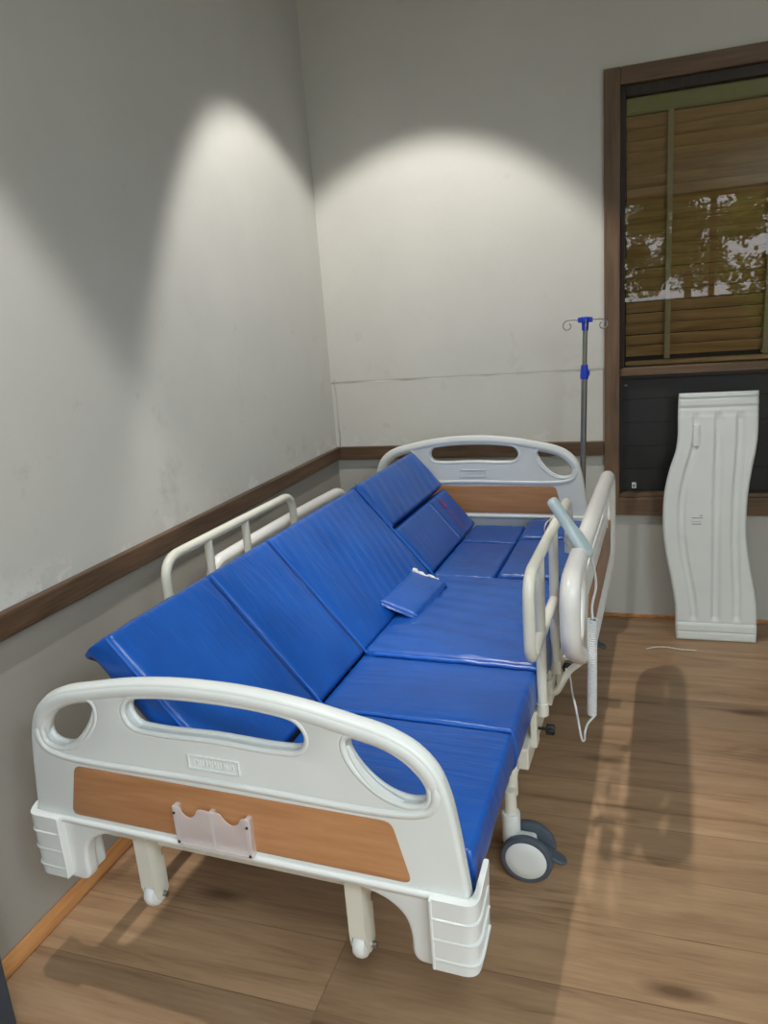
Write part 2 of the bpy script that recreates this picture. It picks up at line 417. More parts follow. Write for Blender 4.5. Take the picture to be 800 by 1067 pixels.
# black boarded lower light
b = MB(); z0, z1, n = WZ0 + .1, 1.154, 5; hh = (z1 - z0) / n
for i in range(n): b.box((x0, .036, z0 + i * hh + .0004), (x1, .06, z0 + (i + 1) * hh - .0004), BLACK, .0015)
b.box((x0, .05, z0), (x1, .09, z1), BLACK, 0)
b.box((x0, .008, z0), (x0 + .012, .06, z1), BLACK, .002); b.box((x0 + .012, .008, z1 - .012), (x1, .06, z1), BLACK, .002)
at(b.build('black_panel'), win)
b = MB(); b.box((x0 + .055, .028, .633), (x0 + .075, .040, .660), WHITE, .002); b.box((x0 + .06, .026, .640), (x0 + .070, .030, .652), STEEL, .001); at(b.build('clip'), win)
b = MB(); b.box((x0 + .018, .028, 1.105), (x0 + .034, .040, 1.118), GREY, .002); b.box((x0 + .021, .026, 1.108), (x0 + .03, .030, 1.115), STEEL, .001); at(b.build('clip'), win)

blind = empty('venetian_blind', (x0 + .02, .05, 2.29))
tag(blind, 'wooden venetian blind hanging closed behind the window glass', 'blind')
def wb(mb, name, p=blind):
    o = mb.build(name, p)
    o.data.transform(Matrix.Translation(-p.location)); return o
bx0, bx1 = x0 + .022, x1 - .022
b = MB(); b.box((bx0, .034, 2.222), (bx1, .085, 2.289), OLIVE, .004); b.box((bx0, .03, 2.228), (bx1, .036, 2.284), OLIVE, .002); wb(b, 'headrail')
b = MB(); pitch = .0468; nsl = 21
for i in range(nsl):
    z = 2.196 - i * pitch
    jit = random.uniform(-.07, .07)
    M = Matrix.Translation(((bx0 + bx1) / 2, .062 + random.uniform(-.002, .002), z)) @ Matrix.Rotation(random.uniform(-.0016, .0016), 4, 'Y') @ Matrix.Rotation(math.radians(-57) + jit, 4, 'X')
    hw = (bx1 - bx0) / 2
    b.box((-hw + random.uniform(0, .004), -.0265, -.0018), (hw - .002, .0265, .0018), SLAT, .001, 1, M)
wb(b, 'slats')
for tx in (1.593, 1.985, 2.38):
    b = MB(); pts = []
    b.box((tx - .011, .0335, 1.222), (tx + .011, .0345, 2.235), TAPE, 0)
    b.box((tx - .011, .0865, 1.222), (tx + .011, .0875, 2.235), TAPE, 0)
    for i in range(nsl): b.box((tx - .011, .034, 2.196 - i * pitch - .002), (tx - .009, .087, 2.196 - i * pitch - .001), TAPE, 0)
    wb(b, 'ladder_tape')
b = MB(); b.box((bx0, .046, 1.196), (bx1, .076, 1.213), SLAT, .003); b.box((bx0 + .01, .05, 1.2125), (bx1 - .01, .072, 1.216), SLAT, .001); wb(b, 'bottom_rail')

# ------------------------------------------------------------------ bed
OB, PH, L = Vector((.68038, -2.43780, 0)), -.043780, 2.1314
bed = empty('hospital_bed', OB, PH)
tag(bed, 'white hospital bed with beech panelled head and foot boards along the bare wall', 'hospital bed')
# sheet axes: X -> u (across), Y -> z (up), Z -> -l (towards the foot)
def sheet(l, dz=0): return Matrix(((1, 0, 0, 0), (0, 0, -1, l), (0, 1, 0, dz), (0, 0, 0, 1)))
half = [(0, .830), (.10, .8265), (.20, .815), (.29, .7975), (.365, .780), (.417, .754), (.452, .716), (.471, .666), (.482, .606), (.490, .545), (.496, .495), (.500, .45), (.502, .39), (.498, .325), (.482, .306)]
low = [(.43, .302), (.395, .304), (.384, .318), (.382, .36), (.372, .398), (.345, .425), (.30, .442), (.22, .450), (.10, .453)]
rgt = half + low
outline = rgt + [(0, .453)] + [(-x, z) for x, z in reversed(rgt[1:])]
outline = sm2(outline, 4)
slot = sm2([(-.202, .748), (-.186, .775), (-.13, .787), (0, .7925), (.13, .787), (.186, .775), (.202, .748), (.188, .722), (.14, .715), (0, .718), (-.14, .715), (-.188, .722)], 6)
hole = sm2([(.288, .757), (.318, .760), (.36, .746), (.404, .718), (.430, .682), (.427, .655), (.398, .645), (.352, .656), (.308, .692), (.286, .730)], 6)
holem = [(-x, z) for x, z in reversed(hole)]
wrect = r2([(-.362, .604), (.362, .604), (.394, .479), (-.394, .479)], .018, 6)
def off(lp_, d):
    out = []; k = len(lp_); ar = sum(lp_[i - 1][0] * lp_[i][1] - lp_[i][0] * lp_[i - 1][1] for i in range(k))
    for i in range(k):
        a, c = lp_[i - 1], lp_[(i + 1) % k]; t = Vector((c[0] - a[0], c[1] - a[1])).normalized()
        n_ = Vector((t.y, -t.x)) * (1 if ar > 0 else -1); out.append((lp_[i][0] + n_.x * d, lp_[i][1] + n_.y * d))
    return out
def inset_path(pts, l, dz, d=0): return [Vector((x, l, z + dz)) for x, z in pts]
def board(name, l, dz):
    f = 0.0
    b = MB()
    b.plate([outline] + [off(q, .005) for q in (slot, hole, holem)], .034, .009, WHITE, sheet(l + .021, dz))
    # fat rounded rim over the top and down the sides
    top = [(x, z) for x, z in half[:12]]
    rim = [(-x, z) for x, z in reversed(top[1:])] + top
    rim = sm2(rim, 5, False)
    cpts = []
    for i, (x, z) in enumerate(rim):
        a = Vector((*rim[max(i - 1, 0)], 0)); c = Vector((*rim[min(i + 1, len(rim) - 1)], 0)); t = (c - a).normalized(); nrm = Vector((t.y, -t.x))
        cpts.append(Vector((x + nrm.x * .0195, l + .022, z + dz + nrm.y * .0195)))
    k = len(cpts); b.tube(cpts, [.0215 if rim[i][1] > .70 else max(.012, .0215 - .0095 * (.70 - rim[i][1]) / .06) for i in range(k)], WHITE, 16)
    # raised lips round the grips, and the swage line that runs from grip to grip above the panel
    for lp in (slot, hole, holem):
        for y_ in (.009, .033): b.tube([Vector((x, l + y_, z + dz)) for x, z in off(lp, .0065)], .0065, WHITE, 12, True)
    sw = [(.436, .716), (.446, .690), (.448, .660), (.435, .637), (.405, .625), (.365, .620), (.30, .618), (.20, .619), (0, .622)]
    sw = sm2(sw + [(-x, z) for x, z in reversed(sw[:-1])], 5, False)
    b.tube([Vector((x, l + .010, z + dz)) for x, z in sw], [max(.002, .0105 * min(1, min(i, len(sw) - 1 - i) / 8)) for i in range(len(sw))], WHITE, 10)
    sw2 = sm2([(.285, .742), (.302, .705), (.335, .665), (.385, .636)], 6, False)
    for sgn in (1, -1): b.tube([Vector((sgn * x, l + .0125, z + dz)) for x, z in sw2], [.004 + .005 * min(1, i / 10) for i in range(len(sw2))], WHITE, 8)
    # moulded frame of the wood panel
    fr = [(x * 1.012, .5415 + (z - .5415) * 1.06) for x, z in wrect]
    b.tube([Vector((x, l + .0085, z + dz)) for x, z in fr], .0045, WHITE, 8, True)
    # bottom ledge
    led = [Vector((x, l + .004, .4635 + dz + .0 * abs(x))) for x in (-.498, -.40, -.2, 0, .2, .40, .498)]
    b.tube(led, .0085, WHITE, 10)
    b.box((-.494, l - .001, .453 + dz), (.494, l + .03, .466 + dz), WHITE, .004)
    # sunk name plate with a worn embossed line of lettering
    for x_, z_, xx, zz in ((-.061, .647, .056, .6495), (-.061, .6765, .056, .678), (-.061, .647, -.0585, .678), (.0535, .647, .056, .678)):
        b.box((x_, l + .0005, z_ + dz), (xx, l + .012, zz + dz), WHITE, .001)
    bd = b.build(name, bed)
    e = MB(); x = -.048
    rnd = random.Random(3)
    while x < .044:
        wd = rnd.choice((.0022, .0022, .0045)); e.box((x, l + .0022, .655 + dz), (x + wd, l + .009, .668 + dz), WHITE, .0008, 1)
        if wd > .003: e.box((x, l + .0022, .660 + dz), (x + wd + .002, l + .009, .6625 + dz), WHITE, .0006, 1)
        x += wd + rnd.choice((.0026, .0032, .0045))
    e.build('embossed_lettering', bd)
    p = MB(); p.plate([wrect], .006, .001, PANELW, sheet(l + .006, dz), 1); p.build('wood_panel', bd)
    for sgn in (-1, 1):
        c = MB()
        # bumper: an L-shaped shell wrapping the corner, with three ribs
        prof = rounded([(.428, -.012), (.518, -.012), (.518, .085), (.508, .085), (.505, .004), (.428, .004)], [.002, .03, .003, .003, .02, .002], 6)
        pr = [(sgn * q.x, l + q.y) for q in prof]
        zt = .468
        vs_lo = [c.bm.verts.new((x * (1 if abs(x) < .44 else .992), y, .314 + dz + .25 * max(0, y - l))) for x, y in pr]
        vs_hi = [c.bm.verts.new((x, y, zt + dz + .3 * max(0, y - l))) for x, y in pr]
        fs = [c.bm.faces.new(vs_lo), c.bm.faces.new(vs_hi[::-1])]
        kk = len(pr)
        for i in range(kk): fs.append(c.bm.faces.new((vs_lo[i], vs_lo[(i + 1) % kk], vs_hi[(i + 1) % kk], vs_hi[i])))
        c._set(fs, WHITE, True)
        ribp = rounded([(.432, -.0105), (.5165, -.0105), (.5165, .07)], [0, .028, 0], 8, False)
        for z in (.338, .382, .426): c.tube([Vector((sgn * q.x, l + q.y, z + dz + max(0, q.y) * .3)) for q in ribp], .0036, WHITE, 8)
        c.box((sgn * .43 - .003, l - .014, .314 + dz), (sgn * .43 + .003, l + .006, .467 + dz), WHITE, .002)
        # inner box leg behind
        u0, u1 = sorted((sgn * .395, sgn * .49)); c.box((u0, l + .012, .303 + dz), (u1, l + .078, .452 + dz), WHITE, .012, 3)
        c.build('corner_bumper', bd)
    return bd
foot = board('footboard', 0, 0); head = board('headboard', L, .121)
def pk2_mesh(mb):
    me = bpy.data.meshes.new('tmp'); mb.bm.to_mesh(me); mb.bm.free(); return me
# clear card pocket screwed on the foot board
pk = MB()
cp = [(-.1075, .475), (.0680, .475)] + sm2([(.0735, .562), (.054, .561), (.045, .548), (.030, .541), (.014, .551), (.004, .563), (-.018, .564)], 4, False) + \
     sm2([(-.022, .564), (-.046, .563), (-.056, .548), (-.070, .541), (-.084, .549), (-.091, .562), (-.1045, .562)], 4, False)
pk.plate([cp], .0022, .0006, CLEAR, sheet(-.011), 1)
for x0_, x1_ in ((-.1075, -.097), (-.0225, -.0135), (.060, .0695)): pk.box((x0_, -.0125, .476), (x1_, .0045, .561), CLEAR, .001)
pk.box((-.1075, -.0125, .473), (.0685, .0045, .479), CLEAR, .001)
pko = pk.build('card_pocket', foot); tag(pko, 'clear plastic card pocket')
for x, z in ((-.1035, .547), (-.1015, .480), (.0655, .544), (.0645, .479)):
    pk2 = MB(); pk2.lathe([(0, .0025), (.0026, .002), (.003, 0)], Matrix.Translation((x, -.0125, z)) @ Matrix.Rotation(pi / 2, 4, 'X'), BLACKP, 10)
    pko.data.materials.append(BLACKP) if len(pko.data.materials) < 2 else None
    t_ = bmesh.new(); t_.from_mesh(pko.data); n0 = len(t_.faces); t_.from_mesh(pk2_mesh(pk2)); t_.faces.ensure_lookup_table()
    for f in t_.faces[n0:]: f.material_index = 1
    t_.to_mesh(pko.data); t_.free()

# --- frame
b = MB()
ZF = .400
for u in (-.435, .435): b.box((u - .015, .075, ZF - .022), (u + .015, 2.115, ZF + .020), CREAM, .005)
for u in (-.472, .472):
    b.box((u - .016, .66, .300), (u + .016, 2.0, .362), CREAM, .005)
    for l in (.665, 1.985): b.tube(rounded([(u * .932, l, .22), (u * .932, l, .30), (u, l + (.05 if l < 1 else -.05), .331)], .04, 6, False), .0165, CREAM, 16)
for l in (.085, .45, .76, 1.42, 2.07): b.box((-.43, l - .016, ZF - .022), (.43, l + .016, ZF + .016), CREAM, .004)
for l in (.70, 1.95): b.box((-.46, l - .018, .30), (.46, l + .018, .35), CREAM, .005)
for u in (-.455, .455):
    for l in (.80, 1.3, 1.90): b.box((u - .025, l - .02, .345), (u + .025, l + .02, ZF - .005), CREAM, .003)
b.box((-.36, 2.06, .36), (.36, L + .02, .40), CREAM, .003)
b.box((-.44, L + .008, .452), (.44, L + .034, .585), WHITE, .006)
# clamps that grip the side rails, and lifting arms
for l in (.735, .985): b.box((.484, l - .022, .335), (.502, l + .022, .440), CREAM, .004)
for l in (.77, .985): b.box((-.494, l - .022, .335), (-.484, l + .022, .440), CREAM, .004)
for sgn in (1, -1):
    for l in ((.98, 1.45) if sgn > 0 else (1.2, 1.75)):
        b.tube(rounded([(sgn * .485, l, .36), (sgn * .515, l, .36), (sgn * .555, l, .44), (sgn * .59, l, .47)], .02, 4, False), .010, CREAM, 10)
        b.box((sgn * .50 - .008, l - .035, .335), (sgn * .50 + .008, l + .035, .415), CREAM, .004)
        b.box((sgn * .535 - .03, l + .10, .42), (sgn * .535 + .03, l + .16, .435), CREAM, .004); b.box((sgn * .512 - .008, l + .09, .34), (sgn * .512 + .008, l + .17, .46), CREAM, .004)
b.build('bed_frame', bed)
# deck panels under the mattress
b = MB()
for l0, l1 in ((.09, .44), (.452, .744), (.758, 1.41), (1.43, 2.10)): b.box((.03, l0, .418), (.485, l1, .436), DECK, .006)
TA = math.radians(49.6); cu_, su_ = cos(TA), sin(TA)
Ml = Matrix.Translation((.0, 0, .455)) @ Matrix.Rotation(TA, 4, 'Y')
for l0, l1 in ((.09, .44), (.452, .744), (.758, 1.41), (1.43, 2.10)): b.box((-.40, l0, -.020), (0.0, l1, -.004), DECK, .005, 2, Ml)
for l in (.3, 1.1, 1.8):
    b.tube([(-.18, l, .395), (-.17, l, .58)], .012, CREAM, 10)
b.build('tilting_deck', bed)

# --- casters
def caster(u, l, flip=1):
    b = MB(); M0 = Matrix.Translation((u, l, 0))
    b.lathe([(0, .250), (.0165, .250), (.0165, .150), (.0, .150)], M0, CREAM, 20)
    b.lathe([(0, .182), (.0235, .182), (.0245, .176), (.0245, .095), (.02, .088), (0, .088)], M0, WHITE, 24)
    b.box((-.004, -.020, .080), (.066, .020, .118), WHITE, .010, 3, M0)
    b.tube([M0 @ Vector((.044, -.03, .069)), M0 @ Vector((.044, .03, .069))], .012, STEEL, 14)
    body = b.build('caster', bed)
    for s in (-1, 1):
        w = MB(); R = .0690; Mw = M0 @ Matrix.Translation((.044, s * .031, R)) @ Matrix.Rotation(pi / 2, 4, 'X')
        Mw = Mw @ Matrix.Scale(-s if s < 0 else -1, 4, (0, 0, 1)) if False else (Mw if s < 0 else Mw @ Matrix.Rotation(pi, 4, 'X'))
        # disc face outward is +Z of Mw
        w.lathe([(0, -.012), (R * .8, -.012), (R * .95, -.009), (R, -.003), (R, .005), (R * .95, .011), (R * .86, .013), (R * .80, .012), (R * .79, .009)], Mw, GREY, 40)
        wo = w.build('wheel', body)
        d = MB(); d.lathe([(R * .795, .006), (R * .79, .0115), (R * .74, .0145), (R * .4, .0165), (0, .017)], Mw, WHITE, 40); d.build('wheel_disc', body)
    p = MB(); Mp = M0 @ Matrix.Translation((.102, 0, .070)) @ Matrix.Rotation(math.radians(22), 4, 'Y')
    pl = sm2([(-.012, -.013), (.02, -.019), (.038, -.014), (.046, 0), (.038, .014), (.02, .019), (-.012, .013)], 5)
    p.plate([pl], .012, .004, GREY, Mp); p.box((-.06, -.012, -.006), (.0, .012, .012), GREY, .004, 2, Mp)
    p.build('brake_pedal', body)
for u in (-.440, .440):
    for l in (.640, 1.985): caster(u, l)
# --- little roller legs hung under the foot beam
for u in (-.252, .256):
    b = MB(); l = .034
    b.box((u - .0185, l, .290), (u + .0185, l + .004, .440), CREAM, .0015)
    for sg in (-1, 1):
        # side cheek with a gusset at the top and a lug round the axle
        ch = [(0, .440), (.082, .440), (.052, .372), (.040, .366), (.040, .350), (.047, .346), (.046, .262), (.034, .246), (.018, .246), (.006, .262), (0, .290)]
        Mc = Matrix(((0, 0, 1, u + sg * .017), (1, 0, 0, l), (0, 1, 0, 0), (0, 0, 0, 1)))
        b.plate([ch], .003, .0008, CREAM, Mc, 1)
    b.box((u - .024, l + .012, .258), (u - .0165, l + .03, .296), CREAM, .002)
    b.tube([(u - .026, l + .024, .262), (u + .027, l + .024, .262)], .0042, CREAM, 10)
    b.tube([(u + .021, l + .024, .262), (u + .030, l + .024, .262)], .0065, STEEL, 10)
    leg = b.build('roller_leg', bed)
    w = MB(); w.lathe([(0, -.0145), (.018, -.0145), (.027, -.012), (.0305, -.005), (.0305, .005), (.027, .012), (.018, .0145), (0, .0145)], Matrix.Translation((u, l + .022, .265)) @ Matrix.Rotation(pi / 2, 4, 'Y'), WHITE, 28)
    w.build('roller', leg)
b = MB(); b.box((-.40, .030, .424), (.40, .088, .456), CREAM, .004); b.build('foot_beam', bed)

# --- tube side rails
def tube_rail(u, la, lb, p1, p2, name, lab):
    b = MB(); zt, zb, r = .872, .655, .0145
    path = rounded([(u, p2, zb + .004), (u, la, zb), (u, la, zt), (u, lb, zt), (u, lb, .69)], [0, .05, .07, .065, 0], 8, False)
    b.tube(path, r, CREAM, 16)
    o = b.build(name, bed)
    for l in (p1, p2):
        q = MB(); q.tube([(u, l, zt - .002), (u, l, .50), (u, l, .45)], r * .93, CREAM, 16)
        q.lathe([(0, .462), (.0165, .462), (.0165, .428), (0, .428)], Matrix.Translation((u, l, 0)), CREAM, 16)
        q.build('post', o)
    return o
tube_rail(.515, .575, 1.335, .735, .985, 'tube_side_rail', None)
tube_rail(-.505, .570, 1.35, .790, 1.01, 'tube_side_rail', None)

# --- moulded guards with wood inset
def guard(u, sgn, la, lb, ztop):
    b = MB()
    # sheet axes: X -> l, Y -> z, Z -> outward
    M = Matrix(((0, 0, sgn, u), (1, 0, 0, 0), (0, 1, 0, 0), (0, 0, 0, 1)))
    if sgn < 0: M = Matrix(((0, 0, -1, u), (1, 0, 0, 0), (0, 1, 0, 0), (0, 0, 0, 1)))
    W = lb - la; z0 = ztop - .375
    pts_ = rounded([(la, ztop), (la + W * .5, ztop + .008), (lb, ztop), (lb - .01, z0), (la + .34, z0), (la + .11, z0 + .12), (la + .01, ztop - .19)], [.12, 1.2, .12, .16, .2, .12, .1], 10)
    out = [(p.x, p.y) for p in pts_]
    out = [q for i, q in enumerate(out) if (Vector(q) - Vector(out[i - 1])).length > 1e-4]
    slot_ = r2([(la + .30, ztop - .050), (lb - .30, ztop - .050), (lb - .30, ztop - .115), (la + .30, ztop - .115)], .03, 6)
    holeA = sm2([(la + .085, ztop - .10), (la + .13, ztop - .062), (la + .20, ztop - .052), (la + .245, ztop - .075), (la + .255, ztop - .13), (la + .235, ztop - .18), (la + .20, ztop - .225), (la + .16, ztop - .215), (la + .11, ztop - .17), (la + .085, ztop - .14)], 5)
    mid = la + lb
    holeB = [(mid - x, z) for x, z in reversed(holeA)]
    b.plate([out, slot_, holeA, holeB], .020, .008, GUARD, M)
    rim = []
    k = len(out)
    for x, z in off(out, -.02): rim.append(M @ Vector((x, z, 0)))
    b.tube(rim, .0245, GUARD, 14, True)
    for lp in (slot_, holeA, holeB):
        b.tube([M @ Vector((x, z, 0)) for x, z in off(lp, .007)], .0125, GUARD, 10, True)
    o = b.build('side_guard', bed)
    wr = r2([(la + .33, ztop - .17), (lb - .12, ztop - .17), (lb - .12, z0 + .075), (la + .42, z0 + .055), (la + .33, z0 + .12)], .03, 6)
    p = MB(); p.plate([wr], .026, .001, PANELY, M, 1); p.build('wood_inset', o)
    return o
guard(.608, 1, .565, 1.83, .875); guard(-.570, -1, .86, 1.98, .765)
# --- clamp knobs on the near side
for l, z in ((.735, .385), (1.09, .392)):
    b = MB(); M = Matrix.Translation((.50, l, z)) @ Matrix.Rotation(pi / 2, 4, 'Y')
    b.lathe([(0, 0), (.004, 0), (.004, .022), (.010, .023), (.0125, .028), (.0115, .036), (.0135, .041), (.0125, .046), (0, .047)], M, BLACKP, 18)
    for q in range(6): b.box((-.003, .010, .024), (.003, .0145, .044), BLACKP, .001, 1, M @ Matrix.Rotation(q * pi / 3, 4, 'Z'))
    b.build('clamp_knob', bed)

# ------------------------------------------------------------------ mattress
matt = empty('folding_mattress', OB, PH)
tag(matt, 'blue vinyl sectioned mattress folded up lengthwise along the wall side of the bed', 'mattress')
def pad(name, c00, c10, c11, c01, th, rr=.016, amp=.0, seed=0, ripple=None, crown=.004):
    """sewn foam pad: corners of the top face in order (s,t); th thickness below"""
    c00, c10, c11, c01 = map(Vector, (c00, c10, c11, c01))
    nx = max(10, int((c10 - c00).length / .009)); ny = max(10, int((c01 - c00).length / .009))
    nrm = (c10 - c00).cross(c01 - c00).normalized()
    if nrm.z < 0: nrm = -nrm
    ws, hs = (c10 - c00).length, (c01 - c00).length
    b = MB(); T = []
    for j in range(ny + 1):
        row = []
        for i in range(nx + 1):
            # denser towards the borders
            s = i / nx; t = j / ny
            s = s - sin(2 * pi * s) / (2 * pi) * .45; t = t - sin(2 * pi * t) / (2 * pi) * .45
            p = (c00 * (1 - s) + c10 * s) * (1 - t) + (c01 * (1 - s) + c11 * s) * t
            dx = min(s, 1 - s) * ws; dy = min(t, 1 - t) * hs; d = min(dx, dy)
            h = 0
            for e in (dx, dy):
                if e < rr: h -= rr * (1 - sqrt(max(0, 1 - (1 - e / rr) ** 2)))
            h += crown * (1 - (2 * s - 1) ** 4) * (1 - (2 * t - 1) ** 4)
            fade = min(1, d / .03)
            if amp: h += fade * amp * noise.noise(Vector((p.x * 5 + seed, p.y * 5, p.z * 5)))
            pk_ = .0025 * noise.noise(Vector((p.x * 30 + seed, p.y * 30, 0))) * max(0, 1 - d / .05)
            h += pk_
            if ripple: h += fade * ripple(s, t, p)
            row.append(b.bm.verts.new(p + nrm * h))
        T.append(row)
    fs = []
    for j in range(ny):
        for i in range(nx): fs.append(b.bm.faces.new((T[j][i], T[j][i + 1], T[j + 1][i + 1], T[j + 1][i])))
    loop = [T[0][i] for i in range(nx + 1)] + [T[j][nx] for j in range(1, ny + 1)] + [T[ny][i] for i in range(nx - 1, -1, -1)] + [T[j][0] for j in range(ny - 1, 0, -1)]
    cen = (c00 + c10 + c11 + c01) / 4
    prev = loop
    nl = 6
    base = [v.co.copy() for v in loop]
    for q in range(1, nl + 1):
        f = q / nl; ring = []
        for v0 in base:
            bulge = .006 * sin(pi * f) - (.008 if q == nl else 0)
            out = (v0 - cen); out = (out - nrm * out.dot(nrm)).normalized()
            wv = .0028 * noise.noise(Vector((v0.x * 16 + seed, v0.y * 16, f * 3)))
            ring.append(b.bm.verts.new(v0 - nrm * (th - rr) * f + out * (bulge + wv)))
        for i in range(len(loop)):
            k = (i + 1) % len(loop); fs.append(b.bm.faces.new((prev[i], ring[i], ring[k], prev[k])))
        prev = ring
    fs.append(b.bm.faces.new(prev[::-1]))
    b._set(fs, BLUE, True)
    o = b.build(name, matt, math.radians(75))
    return o, nrm
def welt(o, pts, r=.0032):
    b = MB(); q = []
    pts = [Vector(p) for p in pts]
    for a, c in zip(pts, pts[1:]):
        n = max(2, int((c - a).length / .02))
        for i in range(n): 
            p = a.lerp(c, i / n); q.append(p + Vector((0, 0, .0025 * noise.noise(p * 22))))
    q.append(pts[-1]); b.tube(q, r, PIPE, 8); w_ = b.build('welt', o); return w_
def lp(s, l, up=0, z0=.553):                      # a point on the raised half: s along the slope from the fold, l along the bed
    return Vector((.012 - cu_ * s + su_ * up * 1, l, z0 + su_ * s + cu_ * up))
SW = .442
def rip(f, a, sk, s0=0, seed=0):
    def g(s, t, p):
        ph_ = f * (p.y + sk * p.x) + 1.3 * noise.noise(Vector((p.x * 4, p.y * 3, seed)))
        env = .5 + .5 * noise.noise(Vector((p.x * 3 + 9, p.y * 4, seed + 4)))
        return a * sin(ph_) * max(0, env)
    return g
def left(name, s0, s1, l0, l1, up=0, th=.078, **k):
    g = .003
    return pad(name, lp(s0 + g, l0 + g, up), lp(s1 - g, l0 + g, up), lp(s1 - g, l1 - g, up), lp(s0 + g, l1 - g, up), th, **k)
o, _ = left('mattress_section', 0, SW, .065, .446, amp=.004, seed=1); welt(o, [lp(0, .449), lp(SW - .01, .449)]); welt(o, [lp(.0, .066, -.006), lp(SW - .01, .066, -.006)])
o, _ = left('mattress_section', 0, SW, .446, .75, amp=.004, seed=2); welt(o, [lp(0, .752), lp(SW - .01, .752)])
o, _ = left('mattress_section', 0, SW, .75, 1.42, amp=.006, seed=3, ripple=rip(120, .0030, .45, 0, 2)); welt(o, [lp(.0, 1.415, .002), lp(SW - .01, 1.415, .002)], .004)
o, _ = left('mattress_section', .232, SW + .004, 1.424, 2.108, .006, .085, amp=.005, seed=4, ripple=rip(85, .0032, .7, 0, 5)); welt(o, [lp(.235, 1.427, .004), lp(SW, 1.427, .004)], .004)
o, _ = left('mattress_section', 0, .226, 1.424, 1.852, .002, amp=.003, seed=5); welt(o, [lp(.02, 1.427, .0), lp(.222, 1.427, .0)], .004)
o, nrm = left('mattress_section', 0, .226, 1.852, 2.105, .002, amp=.002, seed=6, crown=.001)
# worn line of red print on the topmost inner pad (lettering no longer legible)
b = MB(); rnd = random.Random(11)
s = .198; l0 = 1.935; i = 0
while s > .030:
    big = i < 3
    wd, hg = (.013, .030) if big else (.0055, .013)
    def q(a, c, a2, c2):
        P = [lp(a, c, .0075), lp(a2, c, .0075), lp(a2, c2, .0075), lp(a, c2, .0075)]
        f = b.bm.faces.new([b.bm.verts.new(p) for p in P]); b._set([f], RED, False)
    for _ in range(4 if big else 2):
        if rnd.random() < .45: y_ = l0 + rnd.random() * hg * .8; q(s, y_, s - wd, y_ + .0034)
        else: x_ = s - rnd.random() * wd * .8; q(x_, l0, x_ - .003, l0 + hg)
    s -= wd + (.003 if big else .0028); i += 1
    if i == 3: s -= .012
b.build('printed_lettering', o)
# flat half
ZM = .551
def flat(name, u0, u1, l0, l1, z0=ZM, z1=ZM, th=.10, **k):
    g = .003
    return pad(name, (u0 + g, l0 + g, z0), (u1 - g, l0 + g, z0), (u1 - g, l1 - g, z1), (u0 + g, l1 - g, z1), th, **k)
o, _ = flat('mattress_section', -.003, .497, .055, .446, .524, .542, amp=.003, seed=11, th=.090, rr=.008); welt(o, [(.045, .449, .5415), (.492, .449, .5405)], .0042)
o, _ = flat('mattress_section', -.003, .500, .446, .752, .544, .546, amp=.003, seed=12, th=.10, rr=.009)
o, _ = flat('mattress_section', -.003, .503, .752, 1.42, .560, .556, amp=.006, seed=13, th=.115, ripple=rip(75, .0030, .25, 0, 8), crown=.008); welt(o, [(.035, .7545, .549), (.25, .7545, .551), (.498, .7545, .547)], .006)
o, _ = flat('mattress_section', -.003, .240, 1.424, 1.846, amp=.006, seed=14); welt(o, [(.03, 1.425, .548), (.235, 1.425, .548)])
o, _ = flat('mattress_section', -.003, .240, 1.852, 2.112, amp=.006, seed=15); welt(o, [(.03, 1.849, .549), (.235, 1.849, .549)], .002)
o, _ = flat('mattress_section', .246, .497, 1.424, 1.846, .566, .572, amp=.005, seed=16, th=.115)
o, _ = flat('mattress_section', .246, .497, 1.852, 2.116, .574, .580, amp=.005, seed=17, th=.12, crown=.012); welt(o, [(.25, 1.849, .568), (.49, 1.849, .568)], .002)
# --- the loose plug cushion over the commode opening
cush = empty('commode_plug_cushion', OB, PH)
tag(cush, 'small square blue cushion with a torn white edge, over the mattress fold', 'cushion')
keep = matt; matt = cush
oc, _ = pad('cushion_cover', (-.035, .995, .616), (.090, .995, .574), (.103, 1.295, .577), (-.028, 1.295, .612), .015, rr=.010, amp=.004, seed=21, crown=.006)
matt = keep
welt(oc, [(-.033, .998, .6115), (.088, .998, .569)], .003)
b = MB(); rnd = random.Random(5); pts = [Vector((-.026, 1.302, .606)).lerp(Vector((.100, 1.302, .570)), t / 9 * .75) for t in range(10)]
b.tube([p + Vector((rnd.uniform(-.004, .004), rnd.uniform(-.012, .006), .002 + rnd.uniform(-.003, .004))) for p in pts], [rnd.uniform(.004, .009) for _ in pts], FOAM, 10)
tag(b.build('torn_foam', cush), 'torn white foam showing at the seam')

# ------------------------------------------------------------------ drip stand
iv = empty('drip_stand', OB, PH)
tag(iv, 'grey metal drip pole with blue collar and hooks standing at the headboard corner', 'drip stand')
pa, pb = Vector((.462, 2.19, .34)), Vector((.487, 2.19, 1.428))
dv = (pb - pa)
P = lambda t: pa + dv * t
tz = lambda z: (z - .34) / (1.428 - .34)
b = MB(); b.tube([P(0), P(tz(1.215))], .0125, STEEL, 16); b.build('lower_pole', iv)
b = MB(); b.tube([P(tz(1.20)), P(tz(1.40))], .0098, STEEL, 16); b.build('upper_pole', iv)
def on_axis(t): 
    z = dv.normalized(); x = Vector((1, 0, 0)); x = (x - z * x.dot(z)).normalized(); y = z.cross(x)
    M = Matrix((x, y, z)).transposed().to_4x4(); M.translation = P(t); return M
b = MB(); b.lathe([(0, -.030), (.0165, -.030), (.0175, -.02), (.0155, .012), (.0135, .028), (0, .029)], on_axis(tz(1.207)), BLUEP, 24)
b.box((.008, -.008, -.018), (.022, .008, .006), BLUEP, .004, 2, on_axis(tz(1.207))); b.build('locking_collar', iv)
b = MB(); M = on_axis(tz(1.405))
